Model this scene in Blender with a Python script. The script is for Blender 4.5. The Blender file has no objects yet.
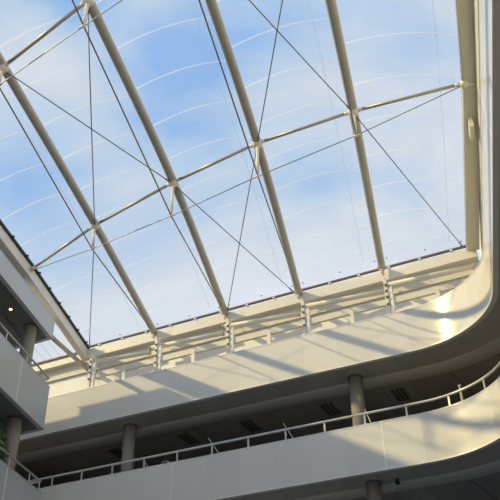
import bpy, bmesh, math, random
from mathutils import Vector, Matrix
random.seed(7)
PI = math.pi
S = bpy.context.scene
COL = S.collection

# ------------------------------------------------------------------ camera
cam_d = bpy.data.cameras.new('camera'); cam = bpy.data.objects.new('camera', cam_d); COL.objects.link(cam)
cam_d.sensor_width = 36.0; cam_d.lens = 36.0 * 788.0 / 500.0; cam_d.clip_end = 500
PITCH, ROLL = math.radians(35.13), math.radians(-1.26)
EYE = 1.6                                                  # all heights are taken from eye level; the atrium floor lies 1.6 m below
fw = Vector((0, math.cos(PITCH), math.sin(PITCH))); r0 = Vector((1, 0, 0)); u0 = r0.cross(fw)
rr = r0 * math.cos(ROLL) + u0 * math.sin(ROLL); uu = u0 * math.cos(ROLL) - r0 * math.sin(ROLL)
cam.matrix_world = Matrix(((rr.x, uu.x, -fw.x, 0), (rr.y, uu.y, -fw.y, 0), (rr.z, uu.z, -fw.z, 0), (0, 0, 0, 1)))
S.camera = cam
S.view_settings.view_transform = 'Standard'; S.view_settings.look = 'None'
S.view_settings.exposure = -0.04; S.view_settings.gamma = 1.0; S.view_settings.use_curve_mapping = False

# ------------------------------------------------------------------ sky
world = bpy.data.worlds.new('sky'); S.world = world; world.use_nodes = True
wt = world.node_tree; wt.nodes.clear()
def wn(t, **k):
    n = wt.nodes.new(t)
    for a, b in k.items(): setattr(n, a, b)
    return n
wl = wt.links.new
tc = wn('ShaderNodeTexCoord'); sep = wn('ShaderNodeSeparateXYZ'); wl(tc.outputs['Generated'], sep.inputs[0])
mp = wn('ShaderNodeMapping'); mp.inputs['Scale'].default_value = (1.0, 1.5, 1.6); mp.inputs['Location'].default_value = (0.35, 0.2, 0.1)
wl(tc.outputs['Generated'], mp.inputs[0])
n1 = wn('ShaderNodeTexNoise'); n1.inputs['Scale'].default_value = 2.6; n1.inputs['Detail'].default_value = 7; n1.inputs['Roughness'].default_value = .55
n1.inputs['Distortion'].default_value = .6
wl(mp.outputs[0], n1.inputs['Vector'])
# more cloud towards the right and the horizon
mx = wn('ShaderNodeMath', operation='MULTIPLY'); wl(sep.outputs['X'], mx.inputs[0]); mx.inputs[1].default_value = 0.35
mz = wn('ShaderNodeMath', operation='MULTIPLY'); wl(sep.outputs['Z'], mz.inputs[0]); mz.inputs[1].default_value = -0.55
ad = wn('ShaderNodeMath', operation='ADD'); wl(mx.outputs[0], ad.inputs[0]); wl(mz.outputs[0], ad.inputs[1])
ad2 = wn('ShaderNodeMath', operation='ADD'); ad3 = wn('ShaderNodeMath', operation='ADD'); ad3.inputs[1].default_value = .27; wl(ad.outputs[0], ad3.inputs[0]); wl(ad3.outputs[0], ad2.inputs[0])
ct = wn('ShaderNodeMapRange', clamp=False); ct.inputs['From Min'].default_value = .3; ct.inputs['From Max'].default_value = .7; ct.inputs['To Min'].default_value = .24; ct.inputs['To Max'].default_value = .76
wl(n1.outputs[0], ct.inputs['Value']); wl(ct.outputs[0], ad2.inputs[1])
OPENINGS = [((-.088, .683, .725), 0, .14, -.30), ((-.267, .74, .617), 0, .15, -.24), ((-.2, .585, .786), 0, .08, -.22), ((.01, .62, .785), 0, .14, -.16), ((.23, .62, .75), 0, .16, -.12)]
last = ad2.outputs[0]
for d, r_in, r_out, amt in OPENINGS:
    dp = wn('ShaderNodeVectorMath', operation='DISTANCE'); nz = wn('ShaderNodeVectorMath', operation='NORMALIZE')
    wl(tc.outputs['Generated'], nz.inputs[0]); wl(nz.outputs[0], dp.inputs[0]); dp.inputs[1].default_value = d
    sm = wn('ShaderNodeMapRange', interpolation_type='SMOOTHSTEP'); sm.inputs['From Min'].default_value = r_in; sm.inputs['From Max'].default_value = r_out
    sm.inputs['To Min'].default_value = amt; sm.inputs['To Max'].default_value = 0; wl(dp.outputs['Value'], sm.inputs['Value'])
    sa = wn('ShaderNodeMath', operation='ADD'); wl(last, sa.inputs[0]); wl(sm.outputs[0], sa.inputs[1]); last = sa.outputs[0]
cr = wn('ShaderNodeValToRGB'); wl(last, cr.inputs[0])
el = cr.color_ramp.elements
el[0].position = .04; el[0].color = (.22, .47, .90, 1)
el[1].position = .42; el[1].color = (.70, .77, .88, 1)
e = el.new(.23); e.color = (.46, .64, .88, 1)
e2 = el.new(.75); e2.color = (.84, .89, .99, 1)
bg = wn('ShaderNodeBackground'); bg.inputs['Strength'].default_value = 1.0; wl(cr.outputs[0], bg.inputs['Color'])
wo = wn('ShaderNodeOutputWorld'); wl(bg.outputs[0], wo.inputs[0])

# ------------------------------------------------------------------ sun
sd = bpy.data.lights.new('sun', 'SUN'); so = bpy.data.objects.new('sun', sd); COL.objects.link(so)
sd.energy = 4.7; sd.color = (1.0, .79, .37); sd.angle = math.radians(1.2)
SUN_AZ, SUN_EL = math.radians(-98.5), math.radians(31.2)
ts = Vector((math.sin(SUN_AZ) * math.cos(SUN_EL), math.cos(SUN_AZ) * math.cos(SUN_EL), math.sin(SUN_EL)))
so.rotation_euler = ts.to_track_quat('Z', 'Y').to_euler(); so.location = (-30, -5, 30)

# ------------------------------------------------------------------ materials
def mat(name, col, rough=.5, metal=0., spec=.5, var=0., scale=3., joints=None, bump=0.):
    m = bpy.data.materials.new(name); m.use_nodes = True
    nt = m.node_tree; b = nt.nodes['Principled BSDF']
    b.inputs['Roughness'].default_value = rough; b.inputs['Metallic'].default_value = metal
    b.inputs['Specular IOR Level'].default_value = spec
    L = nt.links.new
    c = nt.nodes.new('ShaderNodeTexCoord')
    n = nt.nodes.new('ShaderNodeTexNoise'); n.inputs['Scale'].default_value = scale; n.inputs['Detail'].default_value = 5
    L(c.outputs['Object'], n.inputs['Vector'])
    mr = nt.nodes.new('ShaderNodeMapRange'); mr.inputs['To Min'].default_value = 1 - var; mr.inputs['To Max'].default_value = 1 + var
    L(n.outputs[0], mr.inputs['Value'])
    fac = mr.outputs[0]
    if joints:                                       # panel joints every `joints` metres along the sweep (u)
        pitch, width, dark, tone = joints
        uv = nt.nodes.new('ShaderNodeUVMap'); sx = nt.nodes.new('ShaderNodeSeparateXYZ'); L(uv.outputs[0], sx.inputs[0])
        dv = nt.nodes.new('ShaderNodeMath'); dv.operation = 'DIVIDE'; dv.inputs[1].default_value = pitch; L(sx.outputs[0], dv.inputs[0])
        fr = nt.nodes.new('ShaderNodeMath'); fr.operation = 'FRACT'; L(dv.outputs[0], fr.inputs[0])
        lt = nt.nodes.new('ShaderNodeMath'); lt.operation = 'LESS_THAN'; lt.inputs[1].default_value = width / pitch; L(fr.outputs[0], lt.inputs[0])
        dk = nt.nodes.new('ShaderNodeMapRange'); dk.inputs['To Min'].default_value = 1; dk.inputs['To Max'].default_value = dark; L(lt.outputs[0], dk.inputs['Value'])
        fl = nt.nodes.new('ShaderNodeMath'); fl.operation = 'FLOOR'; L(dv.outputs[0], fl.inputs[0])
        wnz = nt.nodes.new('ShaderNodeTexWhiteNoise'); wnz.noise_dimensions = '1D'; L(fl.outputs[0], wnz.inputs['W'])
        tn = nt.nodes.new('ShaderNodeMapRange'); tn.inputs['To Min'].default_value = 1 - tone; tn.inputs['To Max'].default_value = 1 + tone; L(wnz.outputs['Value'], tn.inputs['Value'])
        a = nt.nodes.new('ShaderNodeMath'); a.operation = 'MULTIPLY'; L(fac, a.inputs[0]); L(dk.outputs[0], a.inputs[1])
        a2 = nt.nodes.new('ShaderNodeMath'); a2.operation = 'MULTIPLY'; L(a.outputs[0], a2.inputs[0]); L(tn.outputs[0], a2.inputs[1])
        fac = a2.outputs[0]
    vm = nt.nodes.new('ShaderNodeVectorMath'); vm.operation = 'SCALE'; vm.inputs[0].default_value = col
    L(fac, vm.inputs['Scale']); L(vm.outputs[0], b.inputs['Base Color'])
    if bump:
        bp = nt.nodes.new('ShaderNodeBump'); bp.inputs['Strength'].default_value = bump; L(n.outputs[0], bp.inputs['Height']); L(bp.outputs[0], b.inputs['Normal'])
    return m
def film_mat(name, haze, gloss, tint, haze_col=(.95, .96, .98), rough=.04):
    m = bpy.data.materials.new(name); m.use_nodes = True
    nt = m.node_tree; nt.nodes.clear(); L = nt.links.new
    t = nt.nodes.new('ShaderNodeBsdfTransparent'); t.inputs[0].default_value = (*tint, 1)
    d = nt.nodes.new('ShaderNodeBsdfDiffuse'); d.inputs[0].default_value = (*haze_col, 1)
    tr = nt.nodes.new('ShaderNodeBsdfTranslucent'); tr.inputs[0].default_value = (*haze_col, 1)
    g = nt.nodes.new('ShaderNodeBsdfGlossy'); g.inputs['Roughness'].default_value = rough; g.inputs[0].default_value = (1, 1, 1, 1)
    m0 = nt.nodes.new('ShaderNodeMixShader'); m0.inputs[0].default_value = .6; L(d.outputs[0], m0.inputs[1]); L(tr.outputs[0], m0.inputs[2])
    c = nt.nodes.new('ShaderNodeTexCoord'); n = nt.nodes.new('ShaderNodeTexNoise'); n.inputs['Scale'].default_value = .35; n.inputs['Detail'].default_value = 4
    L(c.outputs['Object'], n.inputs['Vector'])
    hz = nt.nodes.new('ShaderNodeMapRange'); hz.inputs['From Min'].default_value = .3; hz.inputs['From Max'].default_value = .7
    hz.inputs['To Min'].default_value = haze * .75; hz.inputs['To Max'].default_value = haze * 1.25; L(n.outputs[0], hz.inputs['Value'])
    m1 = nt.nodes.new('ShaderNodeMixShader'); L(hz.outputs[0], m1.inputs[0]); L(t.outputs[0], m1.inputs[1]); L(m0.outputs[0], m1.inputs[2])
    fr = nt.nodes.new('ShaderNodeLayerWeight'); fr.inputs['Blend'].default_value = .5          # thin sheet: same from both sides
    pw = nt.nodes.new('ShaderNodeMath'); pw.operation = 'POWER'; pw.inputs[1].default_value = 5; L(fr.outputs['Facing'], pw.inputs[0])
    fm = nt.nodes.new('ShaderNodeMath'); fm.operation = 'MULTIPLY_ADD'; fm.inputs[1].default_value = gloss * .3; fm.inputs[2].default_value = gloss * .025; L(pw.outputs[0], fm.inputs[0])
    m2 = nt.nodes.new('ShaderNodeMixShader'); L(fm.outputs[0], m2.inputs[0]); L(m1.outputs[0], m2.inputs[1]); L(g.outputs[0], m2.inputs[2])
    o = nt.nodes.new('ShaderNodeOutputMaterial'); L(m2.outputs[0], o.inputs[0])
    return m
M = dict(
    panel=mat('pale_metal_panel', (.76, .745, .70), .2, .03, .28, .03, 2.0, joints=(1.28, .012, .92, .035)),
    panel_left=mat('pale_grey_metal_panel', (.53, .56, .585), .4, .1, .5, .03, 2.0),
    lip=mat('white_edge_trim', (.84, .82, .77), .35, .1, .5, .02),
    strip=mat('white_joint_strip', (.88, .86, .81), .35, .1, .5, .02),
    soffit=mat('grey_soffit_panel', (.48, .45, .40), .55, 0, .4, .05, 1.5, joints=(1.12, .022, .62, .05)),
    soffit_left=mat('shaded_soffit_panel', (.18, .185, .185), .6, 0, .3, .05, 1.5, joints=(1.12, .022, .7, .05)),  # darker soffit copy: the left building's shade is put into the colour
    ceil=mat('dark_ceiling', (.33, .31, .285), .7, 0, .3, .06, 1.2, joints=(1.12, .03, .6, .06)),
    band=mat('soffit_step_paint', (.56, .53, .475), .6, 0, .3, .04),
    slot=mat('black_slot', (.04, .038, .036), .8),
    slotframe=mat('dark_slot_frame', (.10, .10, .095), .6),
    cream=mat('cream_painted_steel', (.79, .75, .66), .42, 0, .5, .03, 2.5),
    creamwall=mat('cream_wall_panel', (.90, .89, .86), .5, 0, .45, .04, 1.2),
    beige=mat('beige_gutter_lining', (.72, .68, .575), .5, 0, .4, .06, 4.0),
    steel=mat('warm_grey_painted_steel', (.52, .485, .42), .38, .1, .5, .04, 2.0),
    node=mat('cream_cast_node', (.84, .79, .68), .4, 0, .5, .03),
    cable=mat('steel_cable', (.30, .29, .275), .4, .6, .5, .05, 8.0),
    rustclamp=mat('dark_brown_clamp_rail', (.15, .105, .075), .6, 0, .4, .3, 5.0),
    black=mat('black_rubber', (.02, .02, .022), .6),
    seam=film_mat('weld_seam_film', .52, .2, (.97, .98, 1)),
    crease=film_mat('lengthwise_weld_film', .30, .2, (.86, .88, .92), (.7, .73, .78)),
    film=film_mat('clear_roof_film', .085, .8, (.975, .985, .995)),
    polyc=film_mat('ribbed_glazing', .28, .8, (.93, .95, .98)),
    rail=mat('pale_grey_rail_paint', (.66, .65, .61), .4, .2, .5, .03),
    conc=mat('grey_concrete_column', (.30, .275, .24), .75, 0, .3, .16, 3.5, bump=.15),
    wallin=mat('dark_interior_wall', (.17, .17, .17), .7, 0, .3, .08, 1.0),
    floor=mat('pale_stone_floor', (.44, .46, .49), .6, 0, .3, .06, .6),
    slab=mat('slab_concrete', (.45, .44, .42), .8, 0, .3, .08, 1.5),
    closing=mat('grey_closing_strip', (.33, .34, .34), .5, 0, .4, .04),
    leaf=mat('dark_green_leaf', (.07, .16, .035), .45, 0, .5, .4, 8.0),
    bark=mat('brown_stem', (.16, .11, .07), .8, 0, .3, .2, 6.0),
    pot=mat('dark_grey_planter', (.10, .10, .10), .5, 0, .5, .05),
    brass=mat('warm_lamp_ring', (.75, .55, .3), .35, .7, .5, .02),
)
em = bpy.data.materials.new('warm_lamp_glow'); em.use_nodes = True
eb = em.node_tree.nodes['Principled BSDF']; eb.inputs['Emission Color'].default_value = (1, .55, .22, 1); eb.inputs['Emission Strength'].default_value = 6
M['glow'] = em

# ------------------------------------------------------------------ mesh helpers
class MB:
    """collects world-space shapes into one mesh object"""
    def __init__(s): s.v = []; s.f = []; s.uv = []; s.sm = []
    def face(s, pts, uvs=None, smooth=False):
        k = len(s.v); s.v += [Vector(p) for p in pts]; s.f.append(tuple(range(k, k + len(pts))))
        s.uv.append(uvs or [(0, 0)] * len(pts)); s.sm.append(smooth)
    def grid(s, rows, us=None, vs=None, closed=False, smooth=True):
        k = len(s.v); m = len(rows[0])
        for r in rows: s.v += [Vector(p) for p in r]
        for i in range(len(rows) - 1):
            for j in range(m if closed else m - 1):
                j2 = (j + 1) % m
                s.f.append((k + i*m + j, k + i*m + j2, k + (i+1)*m + j2, k + (i+1)*m + j))
                u0, u1 = (us[i], us[i+1]) if us else (0, 0)
                s.uv.append([(u0, j), (u0, j+1), (u1, j+1), (u1, j)]); s.sm.append(smooth)
        return s
    def tube(s, pts, r, n=12, caps=True):
        pts = [Vector(p) for p in pts]; rows = []; ref = None
        for i, p in enumerate(pts):
            d = (pts[min(i+1, len(pts)-1)] - pts[max(i-1, 0)]).normalized()
            if ref is None: ref = Vector((0, 0, 1)) if abs(d.z) < .9 else Vector((1, 0, 0))
            a = (ref - d * ref.dot(d)).normalized(); b = d.cross(a); ref = a
            rad = r[i] if isinstance(r, (list, tuple)) else r
            rows.append([p + (a * math.cos(2*PI*k/n) + b * math.sin(2*PI*k/n)) * rad for k in range(n)])
        s.grid(rows, closed=True)
        if caps: s.face(rows[0][::-1]); s.face(rows[-1])
        return s
    def box(s, c, ax, ay, az):
        """centre and three half-axis vectors"""
        c = Vector(c); P = [[[c + ax*i + ay*j + az*k for k in (-1, 1)] for j in (-1, 1)] for i in (-1, 1)]
        q = lambda *t: s.face([P[a][b][d] for a, b, d in t])
        q((0,0,0),(0,0,1),(0,1,1),(0,1,0)); q((1,0,0),(1,1,0),(1,1,1),(1,0,1))
        q((0,0,0),(1,0,0),(1,0,1),(0,0,1)); q((0,1,0),(0,1,1),(1,1,1),(1,1,0))
        q((0,0,0),(0,1,0),(1,1,0),(1,0,0)); q((0,0,1),(1,0,1),(1,1,1),(0,1,1))
        return s
    def bar(s, a, b, w, h, up=Vector((0, 0, 1))):
        a, b = Vector(a), Vector(b); d = (b - a); x = d.normalized(); y = up.cross(x).normalized(); z = x.cross(y)
        return s.box((a + b) / 2, d / 2, y * w / 2, z * h / 2)
    def ball(s, c, r, n=10, sq=(1, 1, 1)):
        c = Vector(c); rows = []
        for i in range(n // 2 + 1):
            t = PI * i / (n // 2)
            rows.append([c + Vector((math.sin(t)*math.cos(2*PI*k/n)*sq[0], math.sin(t)*math.sin(2*PI*k/n)*sq[1], math.cos(t)*sq[2])) * r for k in range(n)])
        return s.grid(rows, closed=True)
    def prism(s, poly, z0, z1):
        b = [Vector((p[0], p[1], z0)) for p in poly]; t = [Vector((p[0], p[1], z1)) for p in poly]
        s.face(b[::-1]); s.face(t)
        for i in range(len(poly)):
            j = (i + 1) % len(poly); s.face([b[i], b[j], t[j], t[i]])
        return s
    def build(s, name, m, parent=None, origin=None, **props):
        org = Vector(parent['_o']) if parent else Vector(origin if origin is not None else base_of(s.v))
        pw = org
        if parent and origin is not None: pw = Vector(origin)
        me = bpy.data.meshes.new(name); me.from_pydata([v - pw for v in s.v], [], s.f)
        uvl = me.uv_layers.new(name='UVMap'); k = 0
        for f in s.uv:
            for c in f: uvl.data[k].uv = c; k += 1
        for p, q in zip(me.polygons, s.sm): p.use_smooth = q
        bm = bmesh.new(); bm.from_mesh(me); bmesh.ops.remove_doubles(bm, verts=bm.verts, dist=1e-5)
        if not props.pop('open', False): bmesh.ops.recalc_face_normals(bm, faces=bm.faces)
        bm.to_mesh(me); bm.free()
        me.materials.append(m if not isinstance(m, str) else M[m])
        o = bpy.data.objects.new(name, me); COL.objects.link(o); o['_o'] = list(pw)
        if parent: o.parent = parent; o.location = pw - Vector(parent['_o'])
        else: o.location = pw
        for a, b in props.items(): o[a] = b
        ALL.append(o); return o
ALL = []
def base_of(vs):
    n = len(vs); return Vector((sum(v.x for v in vs)/n, sum(v.y for v in vs)/n, min(v.z for v in vs)))
def thing(name, loc, label, category, group=None):
    o = bpy.data.objects.new(name, None); COL.objects.link(o); o.location = loc; o['_o'] = list(loc)
    o.empty_display_size = .2; o['label'] = label; o['category'] = category
    if group: o['group'] = group
    ALL.append(o); return o
def struct(mb, name, m, **k): return mb.build(name, m, kind='structure', **k)

# ------------------------------------------------------------------ building grid
# s runs along the far balcony front (left to right), n away from the viewer; heights are over eye level
P0 = Vector((-1.990, 26.927, 0)); AX = math.radians(115.13)
DX = Vector((math.sin(AX), math.cos(AX), 0)); NF = Vector((.4247, .9053, 0)); UP = Vector((0, 0, 1))
def W(s, n, z): return P0 + DX * s + NF * n + UP * z
SC, R_ARC, TURN = 10.77, 3.3, math.radians(78.4)
TAN = R_ARC * math.tan(TURN / 2); S1 = SC - TAN
E2 = (math.cos(TURN), -math.sin(TURN)); N2 = (math.sin(TURN), math.cos(TURN))   # heading and outward normal of the right run
def front(off, s0=-15., length=30., na=20, smin=None, straight_only=False):
    """(point(s,n), run length u) list along the balcony front, moved `off` outwards"""
    out = []; k = 6
    for i in range(k): out.append((s0 + (S1 - s0) * i / k, off, (S1 - s0) * i / k))
    u1 = S1 - s0
    if straight_only: out.append((S1, off, u1)); return out
    for i in range(na + 1):
        t = TURN * i / na; r = R_ARC + off
        out.append((S1 + r * math.sin(t), -R_ARC + r * math.cos(t), u1 + R_ARC * t))
    es, en, u2 = out[-1]
    for i in range(1, 9): out.append((es + E2[0]*length*i/8, en + E2[1]*length*i/8, u2 + length*i/8))
    return out
def sweep(mb, prof, s0=-15., length=30., closed=True, rng=None):
    """profile [(off, z)] swept along the front; rng keeps u within (a, b)"""
    paths = [front(o, s0, length) for o, z in prof]
    rows, us = [], []
    for i in range(len(paths[0])):
        rows.append([W(paths[j][i][0], paths[j][i][1], prof[j][1]) for j in range(len(prof))]); us.append(paths[0][i][2])
    if rng:
        a, b = rng; R2, U2 = [], []
        def lerp(u):
            for i in range(len(us) - 1):
                if us[i] <= u <= us[i+1]:
                    t = (u - us[i]) / (us[i+1] - us[i]); return [p.lerp(q, t) for p, q in zip(rows[i], rows[i+1])]
            return rows[-1] if u > us[-1] else rows[0]
        U2 = [a] + [u for u in us if a < u < b] + [b]; R2 = [lerp(u) for u in U2]; rows, us = R2, U2
    mb.grid(rows, us, closed=closed, smooth=False)
    if closed: mb.face(rows[0][::-1]); mb.face(rows[-1])
    return rows, us
def smooth_by_angle(o, deg=30):
    me = o.data
    for p in me.polygons: p.use_smooth = True
    try: me.set_sharp_from_angle(angle=math.radians(deg))
    except Exception: pass

S0 = -15.0                       # u = s - S0 on the straight run
U_UPPER = dict(bot=12.27, top=13.86); U_LOWER = dict(bot=8.46, top=10.06)

# ------------------------------------------------------------------ ground, slabs and inner walls of the far building
struct(MB().prism([(-30, -14), (30, -14), (30, 45), (-30, 45)], -EYE - .2, -EYE), 'floor', 'floor')
def far_level(bot, floor_top, soff_name):
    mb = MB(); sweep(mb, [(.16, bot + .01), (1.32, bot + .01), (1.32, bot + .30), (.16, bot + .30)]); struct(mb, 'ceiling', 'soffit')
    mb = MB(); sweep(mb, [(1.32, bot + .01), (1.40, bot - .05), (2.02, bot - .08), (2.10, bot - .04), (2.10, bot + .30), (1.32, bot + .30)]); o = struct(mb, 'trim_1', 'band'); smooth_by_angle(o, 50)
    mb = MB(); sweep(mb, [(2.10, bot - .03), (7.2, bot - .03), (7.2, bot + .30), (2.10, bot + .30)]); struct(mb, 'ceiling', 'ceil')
    mb = MB(); sweep(mb, [(.16, bot + .30), (7.2, bot + .30), (7.2, floor_top), (.16, floor_top)]); struct(mb, 'floor', 'slab')
far_level(12.27, 12.80, 'upper'); far_level(8.46, 9.00, 'lower')
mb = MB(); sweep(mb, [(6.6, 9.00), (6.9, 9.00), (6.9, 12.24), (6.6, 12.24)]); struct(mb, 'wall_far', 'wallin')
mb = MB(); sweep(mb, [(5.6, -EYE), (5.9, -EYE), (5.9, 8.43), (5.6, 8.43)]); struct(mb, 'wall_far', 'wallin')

# cream upstand behind the upper balcony, up to the roof edge
BS = 1.15
mb = MB(); mb.box((W(-2.2, BS + .1, 14.35)), DX * 12.8, NF * .1, UP * 1.55); struct(mb, 'wall_back', 'creamwall')
# right-hand upstand under the roof edge
def Q(t, off, z):                # right run: t metres towards the viewer from the corner point
    return P0 + DX * (SC + E2[0]*t + N2[0]*off) + NF * (E2[1]*t + N2[1]*off) + UP * z
e2v = (DX * E2[0] + NF * E2[1]); n2v = (DX * N2[0] + NF * N2[1])
mb = MB(); mb.box(Q(11.4, .42, 14.8), e2v * 13.2, n2v * .10, UP * 2.0)
for k in range(5): mb.box(Q(11.4, .31, 13.3 + .55 * k), e2v * 13.2, n2v * .012, UP * .03)
struct(mb, 'wall_right', 'beige')

struct(MB().box(W(-11.6, 1.6, 6.9), DX * .1, NF * 5.6, UP * 8.5), 'wall_sun_block', 'wallin')  # unseen wall added to block sun leaking in between the two buildings

# ------------------------------------------------------------------ balcony parapets
def parapet(name, lv, label, strips):
    t = thing(name, W(0, 0, lv['bot']), label, 'balcony parapet')
    bot, top = lv['bot'], lv['top']; us = [x - S0 for x in strips]; cuts = [0] + us + [S1 - S0 + R_ARC * TURN + 30]
    for a, b in zip(cuts[:-1], cuts[1:]):
        mb = MB(); sweep(mb, [(0, bot + .03), (0, top - .03), (.13, top - .03), (.13, bot + .03)], rng=(a + .018, b - .018))
        o = mb.build('panel', 'panel', t); smooth_by_angle(o)
    for u in us:
        mb = MB(); sweep(mb, [(-.006, bot + .03), (-.006, top - .03), (.11, top - .03), (.11, bot + .03)], rng=(u - .035, u + .035))
        mb.build('joint_strip', 'strip', t, label='bright white vertical joint strip')
    mb = MB(); sweep(mb, [(-.012, bot - .015), (-.012, bot + .03), (.15, bot + .03), (.15, bot - .015)]); smooth_by_angle(mb.build('bottom_lip', 'lip', t))
    mb = MB(); sweep(mb, [(-.012, top - .03), (-.012, top), (.15, top), (.15, top - .03)]); smooth_by_angle(mb.build('top_cap', 'lip', t))
    return t
parapet('balcony_parapet', U_UPPER, 'pale curved upper balcony parapet in sun just below the roof edge', [-10.6, 19.2])
parapet('balcony_parapet', U_LOWER, 'pale curved lower balcony parapet with a handrail on its top', [-9.0, -1.07, 6.74, 17.6])

# ------------------------------------------------------------------ far handrail
t = thing('handrail', W(0, .05, 10.06), 'long pale handrail curving along the lower far balcony parapet', 'handrail')
pf = [p for p in front(.05, -9.2) if True]
mb = MB(); pts = [W(s, n, 10.44) for s, n, u in pf[0:]]; mb.tube(pts, .043, 10); mb.build('rail_tube', 'rail', t)
def along(off, u, z):
    pth = front(off, S0)
    for a, b in zip(pth[:-1], pth[1:]):
        if a[2] <= u <= b[2]:
            k = (u - a[2]) / (b[2] - a[2]); return W(a[0] + (b[0]-a[0])*k, a[1] + (b[1]-a[1])*k, z), (W(b[0], b[1], 0) - W(a[0], a[1], 0)).normalized()
ps = [-9.15, -7.78, -6.41, -5.04, -3.66, -2.28, -.89, .53, 1.95, 3.36, 4.78, 6.19, 7.6, 9.02, 10.43, 11.84, 13.25, 14.6]
for s in ps:
    p, d = along(.05, s - S0, 10.25); mb = MB(); mb.box(p, d * .03, d.cross(UP) * .012, UP * .19)
    mb.build('post', 'rail', t)
# ------------------------------------------------------------------ columns of the far building
def column(s, n, z0, z1, r, label):
    p = W(s, n, z0); t = thing('column', p, label, 'column')
    MB().tube([p, W(s, n, z1)], r, 28).build('shaft', 'conc', t)
    MB().tube([W(s, n, z1 - .05), W(s, n, z1)], r + .018, 28).build('collar', 'slotframe', t)
    return t
column(-3.62, .95, 9.0, 12.28, .245, 'round grey concrete column on far balcony, left one, mostly in shade')
column(5.72, 1.0, 9.0, 12.28, .245, 'round concrete column on far balcony, right one, catching the sun')
column(5.95, 1.0, -EYE, 8.47, .245, 'dark column top under the lower far balcony at bottom of photo')

# ------------------------------------------------------------------ ceiling slots over the lower far balcony
slots = [(-5.55, 'dark triple ceiling slot over far balcony, just left of the left column'), (-2.2, 'dark triple ceiling slot over far balcony, just right of the left column'),
         (.62, 'dark triple ceiling slot over far balcony, about midway between the two columns'), (4.0, 'dark triple ceiling slot over far balcony, just left of the sunlit column'),
         (6.75, 'dark triple ceiling slot over far balcony, just right of the sunlit column')]
for s, lab in slots:
    t = thing('ceiling_vent', W(s, 3.0, 12.2), lab, 'ceiling vent', 'slotted vents in the far balcony ceiling')
    MB().box(W(s, 3.05, 12.231), DX * .28, NF * .58, UP * .012).build('frame', 'ceil', t)
    for k in (-1, 0, 1): MB().box(W(s + k * .16, 3.05, 12.214), DX * .028, NF * .52, UP * .012).build('slot', 'slot', t)

# ------------------------------------------------------------------ small things on the lower far balcony
t = thing('wire_fitting', W(-1.42, .06, 10.06), 'small pale wire fitting on lower far parapet beside its left joint strip', 'fitting')
MB().tube([W(-1.52, .06, 10.06), W(-1.5, .06, 10.17), W(-1.42, .06, 10.2), W(-1.36, .06, 10.12), W(-1.3, .06, 10.19), W(-1.24, .06, 10.08)], .012, 6).build('wire', 'rail', t)
MB().box(W(-1.52, .06, 10.07), DX * .03, NF * .03, UP * .012).build('foot', 'rail', t)
MB().ball(W(-1.24, .06, 10.1), .035, 8).build('bulb', 'rail', t)
for (sa, za), (sb, zb), lab in (((3.1, 10.9), (4.15, 9.0), 'thin grey stay leaning behind far handrail, just left of the sunlit column'),
        ((.12, 10.92), (1.4, 9.0), 'thin grey stay leaning behind far handrail, midway between the two columns'),
        ((6.1, 10.77), (6.65, 9.0), 'thin grey stay leaning behind far handrail beside the sunlit column'),
        ((-2.68, 10.67), (-1.5, 9.0), 'thin grey stay leaning behind far handrail, right of the shaded column')):
    o = MB().tube([W(sa, .5, za), W(sb, .5, zb)], .016, 8).build('stay_rod', 'rail'); o['label'] = lab; o['category'] = 'stay rod'
    o['group'] = 'stays behind the far handrail'
p, d = along(.45, 9.25 - S0, 9.0); t = thing('standing_post', p, 'dull grey standing post behind far handrail where the balcony starts to curve', 'post')
MB().tube([p, p + UP * 1.75], .045, 10).build('shaft', 'steel', t); MB().tube([p + UP * 1.75, p + UP * 1.82], .06, 10).build('cap', 'steel', t)
t = thing('spotlight', W(6.75, 1.05, 8.3), 'small black round spotlight on soffit beside the dark lowest column', 'spotlight')
MB().tube([W(6.75, 1.05, 8.47), W(6.75, 1.05, 8.4)], .05, 12).build('mount', 'black', t); MB().ball(W(6.75, 1.05, 8.36), .085, 12).build('head', 'black', t)

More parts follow.
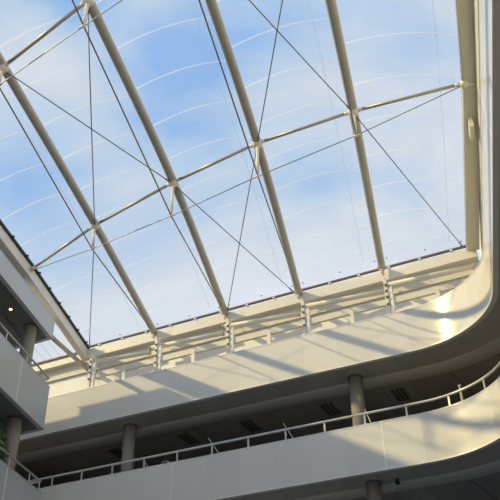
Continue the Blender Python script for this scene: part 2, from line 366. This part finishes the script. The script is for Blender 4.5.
# ------------------------------------------------------------------ left building
CL = Vector((-7.74, 26.92, 0)); AY = math.radians(9.6)
DY = Vector((math.sin(AY), math.cos(AY), 0)); NL = Vector((-math.cos(AY), math.sin(AY), 0))
def V(a, b, z): return CL + DY * a + NL * b - DX * 0 + UP * z          # a along the front (negative: towards the viewer), b into the building
LEN = 34.0
def left_poly(off_in, off_end, back):
    """plan outline: the front, the skewed end (parallel to the far building) and back"""
    k = -DX
    A = CL + NL * off_in; A = A + DY * (-off_end)
    return [A - DY * LEN, A, A + k * back, A + k * back - DY * LEN]
def left_level(bot, top, name_lab, seams, cap, ext=0., lower=True):
    global CL
    keep = CL; CL = CL + DY * ext + (Vector((.14, .04, 0)) if lower else Vector())
    # soffit and slab
    P = left_poly(.14, .14, 8.0)
    mb = MB(); mb.prism([(p.x, p.y) for p in left_poly(.14, .14, 1.0)], bot + .02, bot + .30)
    for f in range(len(mb.uv)): mb.uv[f] = [((v - CL).dot(DY) + 50, 0) for v in [mb.v[i] for i in mb.f[f]]]
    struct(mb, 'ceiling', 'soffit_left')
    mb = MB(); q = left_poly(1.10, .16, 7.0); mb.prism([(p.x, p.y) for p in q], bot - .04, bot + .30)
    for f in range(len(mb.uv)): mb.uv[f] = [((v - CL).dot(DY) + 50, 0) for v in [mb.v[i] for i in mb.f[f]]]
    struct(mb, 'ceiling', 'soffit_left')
    struct(MB().prism([(p.x, p.y) for p in P], bot + .30, bot + .5), 'floor', 'slab')
    # parapet : front run and skewed end run
    t = thing('balcony_parapet', V(0, 0, bot), name_lab, 'balcony parapet', None)
    zc, hz = (bot + top) / 2, (top - bot) / 2
    cuts = [-LEN] + seams + [0.]
    for a, b in zip(cuts[:-1], cuts[1:]):
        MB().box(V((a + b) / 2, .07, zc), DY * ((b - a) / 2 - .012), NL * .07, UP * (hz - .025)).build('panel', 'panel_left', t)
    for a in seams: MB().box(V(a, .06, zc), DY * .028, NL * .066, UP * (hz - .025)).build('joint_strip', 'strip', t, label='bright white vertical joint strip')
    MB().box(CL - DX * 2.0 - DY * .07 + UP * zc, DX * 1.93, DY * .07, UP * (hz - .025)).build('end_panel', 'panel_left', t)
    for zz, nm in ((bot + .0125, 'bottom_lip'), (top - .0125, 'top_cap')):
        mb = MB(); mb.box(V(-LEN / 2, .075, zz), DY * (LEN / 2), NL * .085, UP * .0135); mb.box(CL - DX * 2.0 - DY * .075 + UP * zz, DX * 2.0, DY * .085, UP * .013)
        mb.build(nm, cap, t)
    CL = keep
    return t
left_level(14.92, 15.76, 'short grey roof-level parapet of left building, topmost on left', [-5.5, -13.5, -21.5][::-1], 'panel_left', 0., False)
left_level(11.22, 12.90, 'grey parapet of left building\'s middle balcony, between its two columns', [-2.45, -10.5, -18.5, -26.5][::-1], 'panel_left')
left_level(7.44, 9.10, 'grey parapet of left building\'s lowest balcony, bottom left corner', [-2.75, -10.5, -18.5, -26.5][::-1], 'panel_left', .52)
for z0, z1, ae in ((7.94, 11.18, 0.), (11.72, 14.88, -2.)):
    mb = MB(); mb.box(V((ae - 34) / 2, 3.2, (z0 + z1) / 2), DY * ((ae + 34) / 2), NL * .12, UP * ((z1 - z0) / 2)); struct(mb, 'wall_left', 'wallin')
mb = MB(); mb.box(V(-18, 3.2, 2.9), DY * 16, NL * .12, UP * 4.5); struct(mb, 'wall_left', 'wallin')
# roof upstand of the left building
struct(MB().prism([(p.x, p.y) for p in left_poly(.15, .15, 8.0)], 15.42, 15.60), 'ceiling', 'slab')

# grey closing strip between the top slab and the roof edge beam, open at the far end
struct(MB().box(V(-18.3, .34, 16.15), DY * 15.9, NL * .05, UP * .48), 'trim_2', 'closing')

def left_rail(top, h, label, posts, ext=0., lower=True):
    global CL
    keep = CL; CL = CL + DY * ext + (Vector((.14, .04, 0)) if lower else Vector())
    t = thing('handrail', V(0, .06, top), label, 'handrail')
    z = top + h; c = V(-.05, .06, z)
    MB().tube([V(-LEN, .06, z), c], .036, 10).build('rail_tube', 'rail', t)
    MB().tube([c, c - DX * 3.0], .036, 10).build('end_rail', 'rail', t)
    for a in posts: MB().box(V(a, .06, top + h / 2), DY * .03, NL * .012, UP * (h / 2)).build('post', 'rail', t)
    MB().box(c - DX * .9 + UP * (-h / 2), DX * .03, DY * .012, UP * (h / 2)).build('end_post', 'rail', t)
    CL = keep
left_rail(12.90, .34, 'grey handrail on left building\'s middle balcony, ending at a mitred corner', [-.25, -2.0, -3.7, -5.4, -7.1, -8.8])
left_rail(9.10, .38, 'grey handrail on left building\'s lowest balcony, bottom left of photo', [-.15, -1.0, -2.6, -4.2, -5.8, -7.4], .52)

for z0, z1, lab in ((11.72, 14.93, 'dark round column on left building\'s middle balcony under the top slab'), (7.94, 11.23, 'dark round column on left building\'s lowest balcony beside the leafy plant')):
    p = V(-1.06, .46, z0); t = thing('column', p, lab, 'column')
    MB().tube([p, V(-1.06, .46, z1)], .25, 28).build('shaft', 'conc', t); MB().tube([V(-1.06, .46, z1 - .05), V(-1.06, .46, z1)], .268, 28).build('collar', 'slotframe', t)
# downlight
p = V(-2.46, .62, 14.90); t = thing('downlight', p, 'small glowing warm downlight in soffit at left edge', 'downlight')
MB().tube([p + UP * .04, p - UP * .0], .075, 16).build('ring', 'brass', t); MB().tube([p + UP * .01, p - UP * .012], .055, 16).build('lamp', 'glow', t)
# plant
p = V(-2.05, .55, 7.94); t = thing('potted_plant', p, 'leafy green potted plant behind left building\'s lowest handrail, at left edge', 'plant')
MB().tube([p, p + UP * .55], [.2, .28], 20).build('planter', 'pot', t)
MB().tube([p + UP * .5, p + UP * 1.2 + DX * .05, p + UP * 2.1], [.04, .03, .015], 8).build('stem', 'bark', t)
mb = MB()
for k in range(420):
    th = random.uniform(0, 2*PI); ph = random.uniform(-1, 1); rad = .52 * random.uniform(.45, 1) ** .6
    c = p + UP * 1.85 + Vector((math.cos(th) * math.sqrt(1 - ph*ph) * rad * .9, math.sin(th) * math.sqrt(1 - ph*ph) * rad * .9, ph * rad * 1.35))
    d = Vector((random.gauss(0, 1), random.gauss(0, 1), random.gauss(-.2, .7))).normalized(); sd_ = d.cross(Vector((random.gauss(0, 1), random.gauss(0, 1), random.gauss(0, 1)))).normalized()
    nn = d.cross(sd_); l, w = random.uniform(.10, .17), random.uniform(.03, .045)
    mb.face([c, c + d*l*.45 + sd_*w + nn*.012, c + d*l, c + d*l*.45 - sd_*w + nn*.012])
mb.build('foliage', 'leaf', t, open=True)

# ------------------------------------------------------------------ roof steelwork
E = [Vector(v) for v in ((-7.078, 30.177, 16.15), (-4.037, 28.816, 16.15), (-1.022, 27.389, 16.15), (1.859, 25.917, 16.15), (4.870, 24.298, 16.15), (7.817, 23.19, 16.15))]
N1 = [Vector(v) for v in ((-8.09, 24.159, 16.40), (-5.367, 21.817, 16.6), (-2.45, 19.605, 16.6), (.287, 17.85, 16.6), (3.11, 16.576, 16.6), (6.118, 15.476, 16.5))]
N0 = [Vector(v) for v in ((-9.476, 17.298, 16.65), (-6.728, 14.832, 16.85), (-3.984, 12.684, 16.85), (-1.332, 10.784, 16.85), (1.372, 9.537, 16.85), (4.297, 8.458, 16.85))]
NB = [a + (a - b).normalized() * 7.2 + UP * -.1 for a, b in zip(N0, N1)]
DROP1 = {1: 1.055, 2: 1.43, 3: 1.37, 4: 1.015}; DROP0 = {1: .78, 2: 1.05, 3: 1.1, 4: .9}
beam_lab = {1: 'tubular roof beam nearest the left building, running up to the left photo edge', 2: 'tubular roof beam second from the left building, passing through the upper left',
            3: 'third tubular roof beam from the left, reaching the top photo edge left of centre', 4: 'tubular roof beam nearest the right wall, steepest in the photo'}
def smoothline(pts, k=8):
    """a gentle polyline bend through the nodes"""
    out = []
    n = len(pts)
    for i in range(n - 1):
        p0, p1, p2, p3 = pts[max(i-1, 0)], pts[i], pts[i+1], pts[min(i+2, n-1)]
        for j in range(k):
            t = j / k; out.append(.5 * ((2*p1) + (p2 - p0)*t + (2*p0 - 5*p1 + 4*p2 - p3)*t*t + (3*p1 - p0 - 3*p2 + p3)*t*t*t))
    out.append(pts[-1]); return out
LOW1, LOW0 = {}, {}
for i in (1, 2, 3, 4):
    line = smoothline([E[i] - UP * .02, N1[i], N0[i], NB[i]])
    t = thing('roof_beam', E[i], beam_lab[i], 'roof beam', None)
    MB().tube(line, .138, 20).build('top_tube', 'steel', t)
    LOW1[i] = N1[i] - UP * DROP1[i]; LOW0[i] = N0[i] - UP * DROP0[i]
    for nd, lo in ((N1[i], LOW1[i]), (N0[i], LOW0[i])):
        MB().tube([nd - UP * .1, lo], [.055, .035], 12).build('strut', 'node', t, label='cream strut hanging down from the beam')
        mb = MB(); mb.ball(nd - UP * .06, .17, 14); mb.tube([nd - UP * .06, nd - UP * .2], [.15, .07], 14); mb.build('node', 'node', t, label='cream cast connector')
        mb = MB(); mb.ball(lo, .06, 10); mb.tube([lo - DX * .14, lo + DX * .14], [.02, .02], 8); mb.build('clevis', 'node', t, label='small cream cable clamp')
    MB().tube([E[i] - UP * .12 + (N1[i] - E[i]).normalized() * .35, LOW1[i], LOW0[i], NB[i] - UP * .2], .022, 8).build('lower_cable', 'cable', t)
    mb = MB(); mb.box(E[i] - UP * .05 - NF * .04, DX * .035, NF * .16, UP * .22); mb.box(E[i] + UP * .0 - NF * .05, DX * .15, NF * .10, UP * .03)
    mb.build('end_plate', 'cream', t)

# purlins between neighbouring beams
def purlin(a, b, lab):
    d = (b - a).normalized(); t = thing('purlin', (a + b) / 2, lab, 'purlin', None)
    MB().tube([a + d * .12, b - d * .12], .052, 12).build('tube', 'steel', t)
    mb = MB(); mb.tube([a + d * .10, a + d * .28], [.075, .05], 12); mb.build('end_cone', 'node', t, label='cream tapered end')
    mb = MB(); mb.tube([b - d * .28, b - d * .10], [.05, .075], 12); mb.build('end_cone', 'node', t, label='cream tapered end')
names = ['left roof edge and first beam', 'first and second beams from left', 'second and third beams from left', 'third and fourth beams from left', 'last beam and the right roof edge']
for k in range(5):
    purlin(N1[k] - UP * .05, N1[k+1] - UP * .05, 'middle-row cross tube between ' + names[k])
purlin(N0[1] - UP * .05, N0[2] - UP * .05, 'thin cross tube at the top left corner of the photo')
purlin(N0[0] - UP*.05, N0[1] - UP*.05, 'thin cross tube cut off by the top left photo edge')

# cables
def cable(pts, lab, r=.017, fork=True):
    t = thing('cable', pts[0], lab, 'cable', None)
    MB().tube(pts, r, 8).build('rope', 'cable', t)
    if fork:
        for a, b in ((pts[0], pts[1]), (pts[-1], pts[-2])):
            d = (b - a).normalized(); MB().tube([a + d * .14, a + d * .36], [.034, .026], 8).build('end_fitting', 'cable', t)
lowp = lambda p: p - UP * .12
cable([lowp(N1[1]), lowp(N0[2])], 'near vertical bracing cable rising from first beam node to the top photo edge')
cable([lowp(N1[1]), E[0] + (N1[0] - E[0]).normalized() * .2 - UP * .05 + DX * .15], 'near vertical bracing cable from nearest beam down to the far left roof corner')
cable([lowp(N1[2]), lowp(N0[1])], 'bracing cable crossing upper left bay down to the second beam')
cable([lowp(N1[2]), E[3] - UP * .05 - DX * .12 - NF * .2], 'bracing cable from second beam node down to far end of third beam')
cable([lowp(N1[3]), lowp(N0[4])], 'bracing cable rising steeply from third beam node to top photo edge')
cable([lowp(N1[3]), E[2] - UP * .05 + DX * .16 - NF * .2], 'bracing cable from third beam node down to far end of second beam')
cable([lowp(N1[4]), lowp(N0[3])], 'bracing cable slanting from top centre down to beam nearest the right wall')
cable([lowp(N1[4]), E[5] - UP * .05 - DX * .12 - NF * .25], 'bracing cable slanting down to the right far roof corner')
cable([N1[0] - UP * .12 + DX * .1, LOW1[1], LOW1[2], LOW1[3], LOW1[4], N1[5] - UP * .12 - DX * .1], 'long thin lower cross cable slung under the middle row of nodes', .014, False)
cable([N0[0] - UP * .12, LOW0[1], LOW0[2], LOW0[3], LOW0[4], N0[5] - UP * .12], 'thin lower cross cable slung across the top left corner', .014, False)

# ------------------------------------------------------------------ roof cushions: two films per bay, weld seams, fixing studs
def poly_at(pts, d):
    acc = 0
    for a, b in zip(pts[:-1], pts[1:]):
        l = (b - a).length
        if d <= acc + l: return a.lerp(b, (d - acc) / l)
        acc += l
    return pts[-1]
cush_lab = ['clear film roof cushion beside the left building', 'clear film roof cushion between first and second beams from left', 'clear film roof cushion between second and third beams from left',
            'clear film roof cushion between third and fourth beams from left', 'clear film roof cushion against the right wall']
BULGE = .27; SKEW = [.05, .2, .4, .6, .8]
for k in range(5):
    A = smoothline([E[k], N1[k], N0[k], NB[k]], 10); B = smoothline([E[k+1], N1[k+1], N0[k+1], NB[k+1]], 10)
    la = sum((b - a).length for a, b in zip(A[:-1], A[1:])); lb = sum((b - a).length for a, b in zip(B[:-1], B[1:]))
    def film(v, u, h):
        a, b = poly_at(A, v * la), poly_at(B, v * lb); m = 1 - max(0, 1 - v / .07) ** 2
        p = a.lerp(b, u); return p + UP * (.17 + h * m * 4 * u * (1 - u))
    t = thing('roof_cushion', (E[k] + E[k+1]) / 2, cush_lab[k], 'roof cushion', None)
    NV, NU = 60, 14
    up = MB(); up.grid([[film(i / NV, j / NU, BULGE) for j in range(NU + 1)] for i in range(NV + 1)]); uf = up.build('upper_film', 'film', t, open=True)
    lo = MB(); lo.grid([[film(i / NV, j / NU, -.06) - UP * .01 for j in range(NU + 1)] for i in range(NV + 1)]); lo.build('lower_film', 'film', t, open=True)
    L_ = (la + lb) / 2; d = 1.2
    while d < L_ - .5:                                   # weld seams run square to the beams, so skewed to the far edge
        def seam_pt(u, dd):
            a, b = poly_at(A, dd), poly_at(B, max(dd - SKEW[k], .12)); m = 1 - max(0, 1 - (dd - SKEW[k] * u) / la / .07) ** 2
            return a.lerp(b, u) + UP * (.155 + BULGE * m * 4 * u * (1 - u))
        sm_ = MB(); sm_.grid([[seam_pt(j / 20, dd) for j in range(21)] for dd in (d, d + .05)]); sm_.build('weld_seam', 'seam', uf, open=True, label='whitish weld seam')
        d += 1.5
    lw = MB(); lw.grid([[film(i / NV, .80 + .009 * q, BULGE) - UP * .012 for q in (0, 1)] for i in range(1, NV + 1)]); lw.build('weld_line', 'crease', uf, open=True, label='faint lengthwise weld line')
    w = (E[k+1] - E[k]).length; dx = (E[k+1] - E[k]).normalized()
    for f in (.07, .52, .93):
        p = film(.36 / L_, f, -.06) - UP * .03; MB().ball(p, .032, 10, (1, 1, .6)).build('fixing_stud', 'black', t)

# ------------------------------------------------------------------ roof edge: clamp rails, gutters
def edge(a, b, lab, nm='clamp_rail'):
    d = (b - a).normalized(); y = UP.cross(d).normalized()
    t = thing('film_clamp_rail', (a + b) / 2, lab, 'clamp rail')
    MB().bar(a + UP * .14, b + UP * .14, .10, .06).build('rail', 'rustclamp', t)
    n = int((b - a).length / 1.1)
    for k in range(n):
        p = a.lerp(b, (k + .5) / n); MB().box(p + UP * .105, d * .05, y * .056, UP * .03).build('clip', 'beige', t)
    return t
def vert_n(p, off): return p + NF * off
edge(E[0], E[5], 'dark brown film clamp rail along the far roof edge')
far_a, far_b = E[0] - DX * 3.6, E[5] + DX * .25
t = thing('edge_gutter', (far_a + far_b) / 2 - UP * .4, 'cream boxed gutter beam under the far roof edge', 'gutter')
mb = MB()
for nn, z0, z1 in ((.03, 15.74, 16.2),): mb.box((far_a + far_b) / 2 * Vector((1, 1, 0)).length * 0 + ((far_a + far_b) / 2 - UP * 16.15) + NF * (.16) + UP * 15.97, (far_b - far_a) / 2, NF * .16, UP * .21)
mb.build('box_beam', 'cream', t)
mb = MB(); mb.box(((far_a + far_b) / 2 - UP * 16.15) + NF * .30 + UP * 15.52, (far_b - far_a) / 2, NF * .03, UP * .26); mb.build('back_plate', 'beige', t)

# left edge beam: cream box under a black clamp strip with small spikes
edl = [E[0] + (E[0] - N1[0]).normalized() * .1, N1[0], N0[0], NB[0]]
t = thing('edge_beam', E[0], 'cream box beam along the left roof edge beside left building', 'edge beam')
for a, b in zip(edl[:-1], edl[1:]):
    MB().bar(a - UP * .15 + NL * .16, b - UP * .15 + NL * .16, .26, .44).build('box_beam', 'cream', t)
    MB().bar(a + UP * .13 + NL * .02, b + UP * .13 + NL * .02, .11, .10).build('clamp_strip', 'black', t, label='black clamp strip')
    n = 6
    for k in range(n):
        p = a.lerp(b, (k + .5) / n); MB().box(p + UP * .13 - NL * .06, DY * .03, NL * .055, UP * .025).build('clip', 'black', t, label='black clip')
mb = MB(); mb.ball(N1[0] - UP * .06 + NL * .02, .10, 12); mb.build('connector', 'steel', t)

# right edge beam
edr = [E[5], N1[5], N0[5], NB[5]]
t = thing('edge_beam', E[5], 'cream edge tube along the right roof edge', 'edge beam')
for a, b in zip(edr[:-1], edr[1:]):
    MB().tube([a - UP * .02, b - UP * .02], .075, 14).build('edge_tube', 'cream', t)
    MB().bar(a + UP * .13 - n2v * .03, b + UP * .13 - n2v * .03, .05, .08).build('clamp_strip', 'rustclamp', t, label='thin brown clamp strip')
    MB().bar(a + UP * .02 + n2v * .2, b + UP * .02 + n2v * .2, .38, .22).build('gutter_box', 'beige', t)
mb = MB(); mb.ball(N1[5] - UP * .06, .14, 12); mb.tube([N1[5] - UP * .06, N1[5] + n2v * .26 - UP * .16], [.11, .03], 12); mb.build('connector', 'node', t, label='cream pointed connector')
p = N1[5] + e2v * -1.6 + n2v * .10 - UP * .30; MB().box(p, e2v * .30, n2v * .06, UP * .22).build('cream_plate', 'cream', t)  # plate added to stand in for a patch of sunlight by the gutter

# ------------------------------------------------------------------ sawtooth rails, posts and lower rail above the upper parapet
Z1 = 15.27
segs = [((-5.66, .40), (-2.83, .80)), ((-2.58, .50), (.58, .78)), ((.84, .34), (3.84, .78)), ((4.2, .38), (7.30, .76)), ((7.46, .38), (10.52, .62))]
where = ['in the bay beside the left building', 'in the second bay from the left', 'in the middle bay', 'in the second bay from the right', 'in the bay at the rounded corner']
for (a, b), wl_ in zip(segs, where):
    pa, pb = W(a[0], a[1], Z1), W(b[0], b[1], Z1); d = (pb - pa).normalized()
    t = thing('blind_tube', pa, 'cream horizontal tube under the far roof edge ' + wl_, 'tube', None)
    MB().tube([pa, pb], .095, 14).build('tube', 'cream', t)
    MB().tube([pa - d * .03, pa + d * .01], .115, 14).build('end_cap', 'steel', t); MB().tube([pb - d * .01, pb + d * .03], .115, 14).build('end_cap', 'steel', t)
lr = thing('lower_rail', W(2.4, .42, 14.55), 'cream lower rail running behind the upper balcony parapet', 'rail')
MB().box(W(2.55, .42, 14.58), DX * 7.85, NF * .06, UP * .115).build('box_rail', 'beige', lr)
for s in (-3.7, -.5, 2.75, 6.05, 9.2): MB().box(W(s, .36, 14.28), DX * .07, NF * .06, UP * .28).build('stub', 'cream', lr)
for s, wl_ in zip((-5.38, -2.2, 1.04, 4.2, 7.42), where):
    t = thing('roof_post', W(s, .3, 13.0), 'short bolted post at left end of tube ' + wl_, 'post', None)
    MB().box(W(s, .33, 14.25), DX * .055, NF * .07, UP * 1.2).build('shaft', 'cream', t)
    MB().box(W(s + .16, .36, 14.4), DX * .05, NF * .06, UP * .75).build('side_plate', 'creamwall', t)
    MB().box(W(s - .05, .55, 15.5), DX * .04, NF * .26, UP * .10).build('arm', 'cream', t)
    for z in (15.2, 14.95, 14.7, 14.4):
        MB().tube([W(s + .02, .26, z), W(s + .02, .22, z)], .05, 10).build('bolt', 'slotframe', t, label='dark bolt head')

# strut from the left corner bracket, and the ribbed glazed strip left of the edge beam
t = thing('corner_strut', Vector((-7.11, 30.2, 15.3)), 'cream tube from the far left roof corner running under the left building slab', 'strut')
a, b = Vector((-7.02, 30.3, 15.28)), Vector((-7.98, 27.6, 15.38))
MB().tube([a, b + (b - a) * .6], .095, 14).build('tube', 'steel', t); MB().box(a - UP * .02, DX * .06, NF * .10, UP * .14).build('cream_plate', 'cream', t)
t = thing('glazed_roof_strip', E[0] - DX * 1.5, 'ribbed translucent roof strip between left edge beam and left building', 'glazed strip')
ga = E[0] - DX * .5; 
mb = MB(); q = [E[0] - DX * .42 - UP * .02, E[0] - DX * 11 - UP * .02, E[0] - DX * 11 - DY * 22 + UP * .02, E[0] - DX * .42 - DY * 22 + UP * .3]; mb.face(q); mb.build('sheet', 'polyc', t, open=True)
for k in range(24):
    p = E[0] - DX * (.55 + .42 * k) - UP * .03; MB().bar(p, p - DY * 9 + UP * .12, .012, .008).build('rib', 'lip', t)
MB().bar(E[0] - DX * .42 - UP * .02 - NF*.02, E[0] - DX * 11 - UP * .02 - NF*.02, .08, .08).build('end_clamp', 'rustclamp', t, label='dark brown end clamp')

for o in ALL:
    if '_o' in o: del o['_o']
